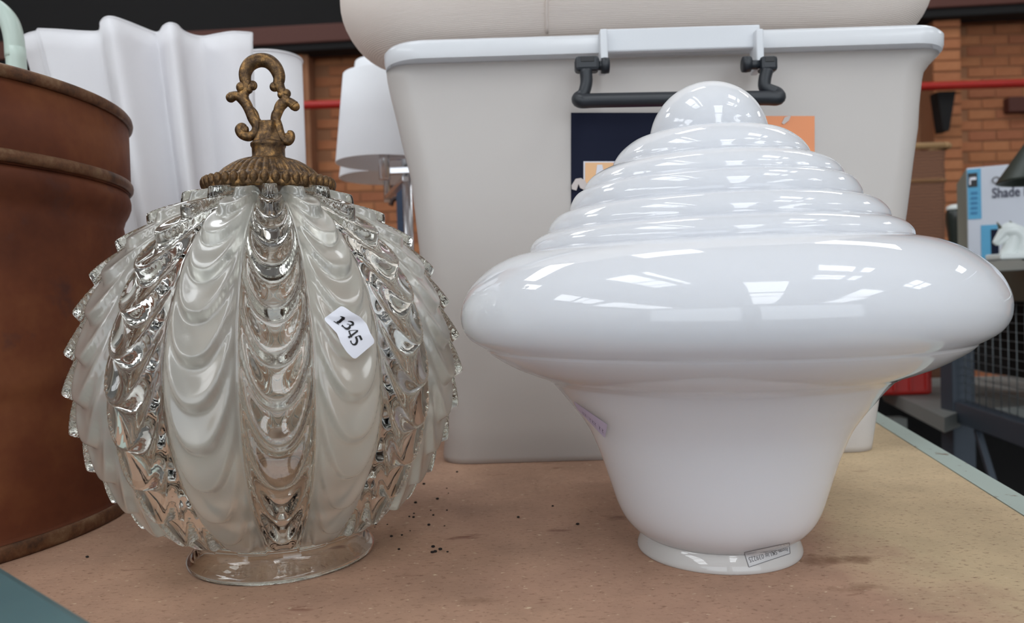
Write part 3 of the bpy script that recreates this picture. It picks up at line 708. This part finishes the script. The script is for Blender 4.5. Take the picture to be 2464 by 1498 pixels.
# big linen shade lying across the tub
ls = empty('linen_drum_shade', (.125, .80, ztp)); tag(ls, 'very wide beige linen lampshade with rounded lower edge, lying on top of the plastic tub', 'lampshade')
yc = .80; xl = aty(825, 0, yc)[0]; xr = aty(2213, 0, yc)[0]; cx_ = (xl+xr)/2; a_ = (xr-xl)/2; b_ = .115
v = []; z0_ = ztp+.0045
lev = [(.0, 0.)]+[(.06*(1-math.cos(t)), math.sin(t)) for t in np.linspace(.15, math.pi/2, 12)]+[(.12, 1.0), (.2, .99), (.30, .98)]
NN = 120
for h_, s_ in lev:
    for k in range(NN):
        t = 2*math.pi*k/NN; cx2, sx2 = math.cos(t), math.sin(t); e_ = 2/2.6
        X = math.copysign(abs(cx2)**e_, cx2); Yy = math.copysign(abs(sx2)**e_, sx2)
        ax_ = a_-(1-s_)*.06; by_ = b_-(1-s_)*.06
        v.append((cx_+ax_*X, yc+by_*Yy, z0_+h_))
f = gridfaces(len(lev), NN)
o = obj('fabric_cover', mesh(v, f), LINEN, ls); md = o.modifiers.new('s', 'SOLIDIFY'); md.thickness = .0015
s0 = [v[i_*NN+int(NN*.75)-3] for i_ in range(3, len(lev))]
obj('fabric_seam', tube([(p[0]-.03+.006*i_/5, p[1]-.0008, p[2]) for i_, p in enumerate(s0)], .0012, 6, 1), LINEN, ls)
obj('top_ring', tube([(p[0], p[1], p[2]) for p in v[-NN:]]+[v[-NN]], .003, 8), CHROME, ls)

# ================================================================ white wavy shade and the straight one behind it
ZT = .493
topf = [(92, 74), (140, 76), (200, 80), (236, 80), (243, 70), (244, 56), (256, 46), (275, 46), (305, 56), (340, 70), (372, 82), (385, 80), (393, 68), (408, 60), (425, 64), (440, 78), (462, 88), (490, 92), (525, 86), (560, 81), (606, 83)]
front = [atz(x, y, ZT) for x, y in topf]
backp = [atz(x, y, ZT) for x, y in [(606, 100), (560, 112), (480, 108), (400, 116), (300, 110), (200, 118), (120, 104), (70, 97), (54, 94), (66, 86), (88, 80)]]
loop = crom([np.array(p) for p in front], 6)+crom([np.array(p) for p in backp], 5)+[np.array(front[0])]
cxl = np.mean([p[0] for p in loop]); xr_ = front[-1][0]
ws = empty('wavy_shade', (cxl, .95, 0)); tag(ws, 'tall white pleated fabric lampshade with deep wavy folds, behind the copper drum', 'lampshade')
v = []; n = len(loop); nz = 24
ym = np.mean([p[1] for p in loop])
for q in range(nz):
    t = q/(nz-1)      # 0 top .. 1 bottom
    for p in loop:
        x = p[0]; y = p[1]
        # tapers from the left towards the foot, folds relax
        x2 = xr_-(xr_-x)*(1-.42*t); y2 = ym+(y-ym)*(1-.25*t)
        v.append((x2, y2, ZT*(1-t)+.001*t+0.001))
o = obj('pleated_fabric', mesh(v, gridfaces(nz, n-0, closed=False)), WHITEFAB, ws); md = o.modifiers.new('s', 'SOLIDIFY'); md.thickness = .0012
obj('hem_piping', tube([(p[0], p[1], ZT+.0015) for p in loop], .0016, 6), WHITEFAB, ws)
ty = 1.12; a, b = aty(612, 122, ty), aty(704, 122, ty); rr2 = (b[0]-a[0])/2+.02; cxx = b[0]-rr2
st = empty('straight_shade', (cxx, ty+rr2, 0)); tag(st, 'plain white straight-sided drum lampshade partly hidden behind the wavy one', 'lampshade')
zt3 = aty(660, 119, ty)[2]
o = obj('fabric_cover', lathe([(rr2+.002, .001), (rr2, .03), (rr2-.001, zt3)], 72, cxx, ty+rr2), WHITEFAB, st); md = o.modifiers.new('s', 'SOLIDIFY'); md.thickness = .0015; md.offset = -1
obj('top_ring', ring(rr2-.001, zt3, .0018, .0018, 72, 8, cxx, ty+rr2), WHITEFAB, st)

# ================================================================ two-shade lamp on a chrome pole
LY = 1.17
lp = empty('pole_lamp', (aty(985, 600, LY)[0], LY, 0)); tag(lp, 'chrome pole lamp with two white tapered shades left of the plastic tub', 'lamp')
def shade(cx, cy_, rb_, rt_, zb_, zt_, name='shade'):
    prof_ = [(rb_, zb_), (rb_+(rt_-rb_)*.5, (zb_+zt_)/2), (rt_, zt_), (rt_-.0015, zt_), (rb_+(rt_-rb_)*.5-.0015, (zb_+zt_)/2), (rb_-.0015, zb_), (rb_, zb_)]
    return obj(name, lathe(prof_, 72, cx, cy_), WHITESH, lp)
c1 = aty(922, 392, LY); rb1 = (aty(922, 392, LY)[0]-aty(810, 392, LY)[0]); rt1 = aty(922, 165, LY)[0]-aty(834, 165, LY)[0]
zt1 = aty(915, 155, LY-rt1)[2]
s1 = shade(c1[0], LY, rb1, rt1, c1[2], zt1)
Y2 = LY+.20; c2 = aty(930, 428, Y2); rb2 = aty(930, 428, Y2)[0]-aty(818, 428, Y2)[0]; zt2 = aty(925, 130, Y2-rb2*.6)[2]
s2 = shade(c2[0], Y2, rb2, rb2*.58, c2[2], zt2)
bz = aty(950, 380, LY)[2]; bz2 = aty(950, 415, LY)[2]; pxp = lp.location.x
hx = aty(930, 400, LY)[0]
obj('lamp_holder', tube([(hx, LY-.02, aty(930, 436, LY)[2]), (hx, LY-.02, aty(930, 371, LY)[2]+.03)], .0085, 20), CHROME, lp)
obj('arm', bar((hx, LY-.015, bz), (pxp+.12, LY-.015, bz), .012, .010, .001), CHROME, lp)
obj('arm', bar((hx, LY-.015, bz2), (pxp+.12, LY-.015, bz2), .012, .010, .001), CHROME, lp)
obj('arm', bar((pxp, LY-.015, bz2-.012), (c2[0], Y2, bz2-.012), .010, .008, .001), CHROME, lp)
obj('pole', tube([(pxp, LY, .012), (pxp, LY, bz2+.02)], .0078, 20), CHROME, lp)
obj('shade_stem', tube([(c2[0], Y2, bz2-.02), (c2[0], Y2, c2[2]+.06)], .006, 12), CHROME, lp)
obj('base', lathe([(.0005, .0005), (.075, .0005), (.078, .004), (.074, .010), (.012, .014), (.0005, .014)], 60, pxp, LY), CHROME, lp)

# blue upright with dark hooks standing behind the lamp
by = 1.75; bx = aty(968, 500, by)[0]
bp = empty('hook_stand', (bx, by, FZ)); tag(bp, 'dark blue upright with brown hooks standing behind the chrome lamp pole', 'stand')
ztop = aty(968, 438, by)[2]
obj('upright', box((bx, by, (ztop+FZ)/2), (.024, .024, ztop-FZ), bev=.003), BLUEP, bp)
for px, py in ((962, 442), (958, 482), (955, 392)):
    p = [aty(px+30, py+4, by), aty(px+5, py-6, by), aty(px-12, py-2, by), aty(px-18, py+12, by)]
    obj('hook', tube(crom(p, 5), .006, 8), mat('dark_brown', srgb(52, 30, 24), .5), bp)
obj('foot_plate', box((bx, by, FZ+.006), (.3, .3, .012), bev=.003), BLUEP, bp)

# pale green tubular handle behind the drum
hyy = .812
hpnt = [(-150, 330), (-150, 60), (-120, 20), (-60, 4), (-10, 20), (20, 50), (33, 90), (37, 140), (42, 200)]
P = [aty(x, y, hyy) for x, y in hpnt]; P = [np.array((P[0][0], hyy, .001))]+P+[np.array((P[-1][0]+.004, hyy, .001))]
ph = tube(crom(P, 6), .0098, 16); tag(obj('tubular_frame', ph, PGREEN), 'pale green painted steel hoop rising behind the copper drum', 'frame')

# ================================================================ right background: rack, hamper, box, figurine, lamp
bz_ = -.15
def rz_(px, py): return atz(px, py, bz_)
e1, e2 = rz_(2126, 935), rz_(2272, 1004)
rk = empty('wire_rack', (1.15, 1.9, FZ)); tag(rk, 'blue-grey steel rack with wire mesh side and pale shelf top, beyond the table', 'rack')
pc = aty(2305, 1000, 1.86); px0, py0 = pc[0], 1.86
fr = rz_(2464, 1040); dirr = np.array([fr[0]-px0, fr[1]-py0]); dirr = dirr/np.linalg.norm(dirr)
zs = aty(2420, 628, 1.7)[2]
def RP(a, z, off=0): return (px0+dirr[0]*a+off*(-dirr[1]), py0+dirr[1]*a+off*dirr[0], z)
L_ = .62
obj('post', box((px0, py0, (zs-.03+FZ)/2), (.055, .055, zs-.03-FZ), bev=.003), RACK, rk)
obj('post', box((*RP(L_, 0)[:2], (zs-.03+FZ)/2), (.055, .055, zs-.03-FZ), bev=.003), RACK, rk)
obj('post', box((px0+.9, py0+.2, (zs-.03+FZ)/2), (.055, .055, zs-.03-FZ), bev=.003), RACK, rk)
obj('post', box((px0+.9, RP(L_, 0)[1]+.2, (zs-.03+FZ)/2), (.055, .055, zs-.03-FZ), bev=.003), RACK, rk)
obj('lower_rail', bar(RP(0.03, bz_), RP(L_-.03, bz_), .04, .05, .003), RACK, rk)
obj('upper_rail', bar(RP(-.02, zs-.055), RP(L_, zs-.055), .045, .065, .003), DGREEN, rk)
obj('brace', bar(RP(.10, bz_-.03), RP(.42, bz_-.5), .014, .014, .002), RACK, rk)
acc = 0
wv_ = None
for i_ in range(17):
    a = .045+i_*.034; p = RP(a, bz_+.02); q = RP(a, zs-.09); obj('mesh_wire', tube([p, q], .0011, 6), WIRE, rk)
for i_ in range(15):
    z_ = bz_+.03+i_*.0195; obj('mesh_wire', tube([RP(.03, z_, .002), RP(L_-.03, z_, .002)], .0009, 6), WIRE, rk)
obj('base_shelf', slab([(e1[0], e1[1]), (e2[0], e2[1]), (px0+.02, py0), (px0+.9, py0+.1), (px0+.9, 2.5), (e1[0]+.1, 2.5)], bz_-.036, bz_), RACKG, rk)
# dark sheets added under and inside the rack, standing in for shadow
obj('shadow_panel', slab([(e1[0]-.1, 2.55), (e1[0]-.1, 2.57), (px0+.98, 2.57), (px0+.98, 2.55)], FZ+.002, bz_-.04), STEEL, rk)
obj('shadow_liner', box((px0+.34, 1.9, (bz_+zs)/2-.02), (.01, 1.0, zs-bz_-.12)), STEEL, rk)
for px, py in ((2165, 985),):
    q = rz_(px, 960); obj('post', box((q[0]+.02, q[1]+.06, (bz_-.06+FZ)/2), (.04, .04, bz_-.06-FZ)), RACKG, rk)
stt = aty(2380, 618, 1.75)[2]
xL = aty(2300, 620, 1.80)[0]
obj('shelf_top', slab([(xL-.03, 2.3), (px0-.03-.0, 1.55), (px0-.02, 1.32), (px0+1.0, 1.32), (px0+1.0, 2.3)], zs-.022, zs), SHELF, rk)
# red crate on the lower shelf
rp0, rp1 = aty(2130, 880, 2.12), aty(2246, 955, 2.12)
rt_ = empty('red_crate', ((rp0[0]+rp1[0])/2, 2.2, bz_)); tag(rt_, 'bright red plastic crate on the low shelf beside the rack post', 'crate')
w_r = .22; xr0 = rp1[0]-w_r
obj('crate_body', box((rp1[0]-w_r/2, 2.22, bz_+.081), (w_r, .2, .16), bev=.01), REDP, rt_)
for i_ in range(5): obj('crate_rib', box((rp1[0]-.02-i_*.045, 2.118, bz_+.08), (.008, .008, .13), bev=.002), REDP, rt_)
obj('crate_rim', box((rp1[0]-w_r/2, 2.22, bz_+.165), (w_r+.012, .212, .012), bev=.004), REDP, rt_)

# carton with printed panels
YB = 1.72
b0, b1 = aty(2326, 405, YB), aty(2326, 640, YB); bw = .42
bx0 = b0[0]; zb0 = zs+.002; zb1 = aty(2370, 404, YB)[2]
BA = math.radians(-27); bdx = np.array([math.cos(BA), math.sin(BA), 0]); bny = np.array([-math.sin(BA), math.cos(BA), 0]); BP0 = np.array([bx0, YB, 0])
def BF(px, py, d_=0.):        # point on the front face of the carton
    d = ray(px, py); nrm_ = bny; p0 = BP0-bny*d_; t = ((p0-CP)@nrm_)/(d@nrm_); return CP+d*t
zb1 = BF(2330, 404)[2]
bcen = BP0+bdx*bw/2+bny*.15
cb = empty('shade_box', (bcen[0], bcen[1], zb0)); tag(cb, 'white and blue cardboard box with dark lettering on the rack shelf at the right', 'box')
obj('carton', box((bcen[0], bcen[1], (zb0+zb1)/2), (bw, .30, zb1-zb0), rotz=BA, bev=.0015), BOXW, cb)
def bpatch(name, xa, ya, xb, yb2, m, par=cb, d_=.0006, lab=None):
    a, b = BF(xa, ya, d_), BF(xb, yb2, d_); zlo = max(b[2], zb0+.001); c = (a+b)/2
    return obj(name, box((c[0], c[1], (a[2]+zlo)/2), (math.hypot(b[0]-a[0], b[1]-a[1]), .0008, a[2]-zlo), rotz=BA), m, par, lab)
bpatch('blue_panel', 2327, 408, 2362, 526, BOXB)
bpatch('blue_panel', 2360, 542, 2402, 640, BOXB)
lg = bpatch('logo_square', 2329, 417, 2352, 449, INK, d_=.0014)
bpatch('logo_bar', 2332, 427, 2349, 432, PAPER, lg, .0022); bpatch('logo_bar', 2332, 427, 2336, 444, PAPER, lg, .0022)
bpatch('dark_bar', 2384, 552, 2404, 615, NAVY, d_=.0014)
for i_, yy in enumerate(range(462, 512, 12)): bpatch('small_print', 2336, yy, 2352, yy+5, mat('blue_print', srgb(52, 116, 160), .6), d_=.0014)
sc_ = BP0-bdx*.0005+bny*.15
obj('side_panel', box((sc_[0], sc_[1], (zb0+zb1)/2), (.001, .296, zb1-zb0-.002), rotz=BA), BOXS, cb, 'greenish side face of the carton')
n2, f2 = textmesh('Shade L', 1, .02); n3, _ = textmesh('Shade', 1, .02); hS = n2[:, 1].max()
p0 = BF(2387, 476, .0016); p1 = BF(2387, 452, .0016); p2 = BF(2455, 474, .0016); kx = math.hypot(p2[0]-p0[0], p2[1]-p0[1])/n3[:, 0].max(); kz = (p1[2]-p0[2])/hS
obj('lettering', mesh([tuple(p0+bdx*x*kx+np.array([0, 0, z_*kz])) for x, z_ in n2], f2, False), mat('slate_ink', srgb(70, 72, 88), .5), cb)
q = BF(2397, 433, .002)
rg = ring(.0068, 0, .0012, .0012, 32, 8, 0, 0)
for v_ in rg.vertices: x_, y_, z_ = v_.co; w_ = q+bdx*x_-bny*z_*.5; v_.co = (w_[0], w_[1], w_[2]+y_)
obj('ring_mark', rg, GREYINK, cb)

jx = aty(2304, 520, 2.08)[0]; jz = aty(2304, 500, 2.08)[2]
jr = empty('dark_jar', (jx, 2.08, zs)); tag(jr, 'dark jar with a pale lid peeping out behind the left side of the printed box', 'jar')
obj('jar_body', lathe([(.012, .0005), (.016, .01), (.022, .06), (.030, jz-zs-.035), (.030, jz-zs-.015), (.026, jz-zs-.005)], 32, jx, 2.08, zs, capb=True, capt=True), mat('dark_glaze', srgb(36, 44, 40), .3), jr)
obj('jar_lid', lathe([(.027, jz-zs-.0045), (.027, jz-zs+.004), (.018, jz-zs+.009), (.0005, jz-zs+.010)], 32, jx, 2.08, zs), PORC, jr)

# white horse-head figurine with small horns
YF = 1.50
def HP(x, y, dy=0): q_ = aty(2140+x/4.16, 320+y/4.16, YF); return np.array((q_[0], q_[1]+dy, q_[2]))
kf = YF/FPX/4.16
hf = empty('horse_figurine', HP(1260, 1240)); tag(hf, 'white porcelain horse head figurine in front of the printed box', 'figurine')
bmf = Acc()
def hs(pts, rr, flat=.7, n=14): bmf.add(tubedata(crom([HP(*p) for p in pts], 5), [float(q_[0])*kf for q_ in crom([(r_,) for r_ in rr], 5)], n, flat))
hs([(1045, 1105), (1075, 1075), (1110, 1030), (1150, 985), (1210, 975), (1270, 985), (1330, 1030), (1360, 1110), (1350, 1200), (1330, 1245)], [20, 34, 42, 56, 66, 72, 84, 95, 110, 120])
hs([(1060, 1110), (1095, 1100), (1140, 1070), (1180, 1040)], [14, 24, 36, 40])
hs([(1250, 1000), (1230, 1090), (1200, 1170), (1180, 1235)], [50, 66, 76, 84]); hs([(1120, 960), (1160, 930), (1220, 925), (1300, 960), (1370, 1010)], [18, 28, 34, 34, 30], .5)
zb_f = zs+.0008
obj('horse_head', bmf.mesh(), PORC, hf)
bpz = HP(1260, 1240)
obj('plinth', box((bpz[0], YF, (bpz[2]+zb_f)/2+.002), (.09, .05, max(.006, bpz[2]-zb_f+.01)), bev=.003), PORC, hf)
for p in ([(1110, 950), (1095, 920), (1075, 890)], [(1235, 935), (1225, 905), (1203, 878)]):
    obj('horn', tube([HP(*q_) for q_ in p], [18*kf, 12*kf, 4*kf], 8), mat('olive_horn', srgb(96, 98, 78), .5), hf)

# dark green desk lamp head at the frame edge
YD = 1.36; apx = aty(2530, 300, YD); bl_ = aty(2416, 436, YD)
dl = empty('desk_lamp', (apx[0], YD, zs)); tag(dl, 'dark green metal cone lamp shade at the right edge above the box', 'lamp')
rbd = apx[0]-bl_[0]
cone = lathe([(rbd, bl_[2]), (rbd*.98, bl_[2]+.004), (.022, apx[2]), (.012, apx[2]+.012), (.0005, apx[2]+.014)], 48, apx[0], YD)
o = obj('cone_shade', cone, DGREEN, dl); o.modifiers.new('s', 'SOLIDIFY').thickness = .0012
obj('stem', tube([(apx[0]+.16, YD+.03, zs+.01), (apx[0]+.16, YD+.03, apx[2]+.05), (apx[0], YD, apx[2]+.01)], .005, 10), DGREEN, dl)
obj('base', lathe([(.0005, .0005), (.06, .0005), (.06, .01), (.0005, .014)], 40, apx[0]+.16, YD+.03, zs), DGREEN, dl)

# wicker hamper
YW = 2.6; w0_, w1_ = aty(2150, 345, YW), aty(2289, 345, YW); zh = w0_[2]; zb_h = FZ
hx0, hx1 = aty(2080, 350, YW)[0], w1_[0]
hm = empty('wicker_hamper', ((hx0+hx1)/2, YW+.2, FZ)); tag(hm, 'tall brown wicker basket with a paler rim against the far brick wall', 'basket')
hb = Acc(); nzr = 34
for q_ in range(nzr):
    z_ = zb_h+.002+(zh-.03-zb_h)*q_/(nzr-1); tpr = .015*(1-q_/(nzr-1))
    pts = rrect(hx0+tpr, hx1-.012-tpr, YW+tpr, YW+.4-tpr, .03, 5); bul = .004*(q_ % 2)
    c0 = np.array([(hx0+hx1)/2, YW+.2])
    for i_, (x, y) in enumerate(pts):
        dv = np.array([x, y])-c0; dv /= np.linalg.norm(dv); hb.v.append((x+dv[0]*bul, y+dv[1]*bul, z_))
hb.f = gridfaces(nzr, 24); hb.f.append(tuple(range(24))[::-1])
obj('woven_body', hb.mesh(), WICK, hm)
pts = rrect(hx0-.004, hx1, YW-.006, YW+.406, .03, 5)
obj('rim', tube([(x, y, zh-.012) for x, y in pts]+[(*pts[0], zh-.012)], .011, 8), mat('cane_rim', srgb(156, 122, 82), .8), hm)
pts = rrect(hx0+.004, hx1-.014, YW-.002, YW+.402, .03, 5); zmb = aty(2200, 435, YW)[2]
obj('cane_band', tube([(x, y, zmb) for x, y in pts]+[(*pts[0], zmb)], .007, 8), mat('cane_band', srgb(136, 98, 64), .8), hm)
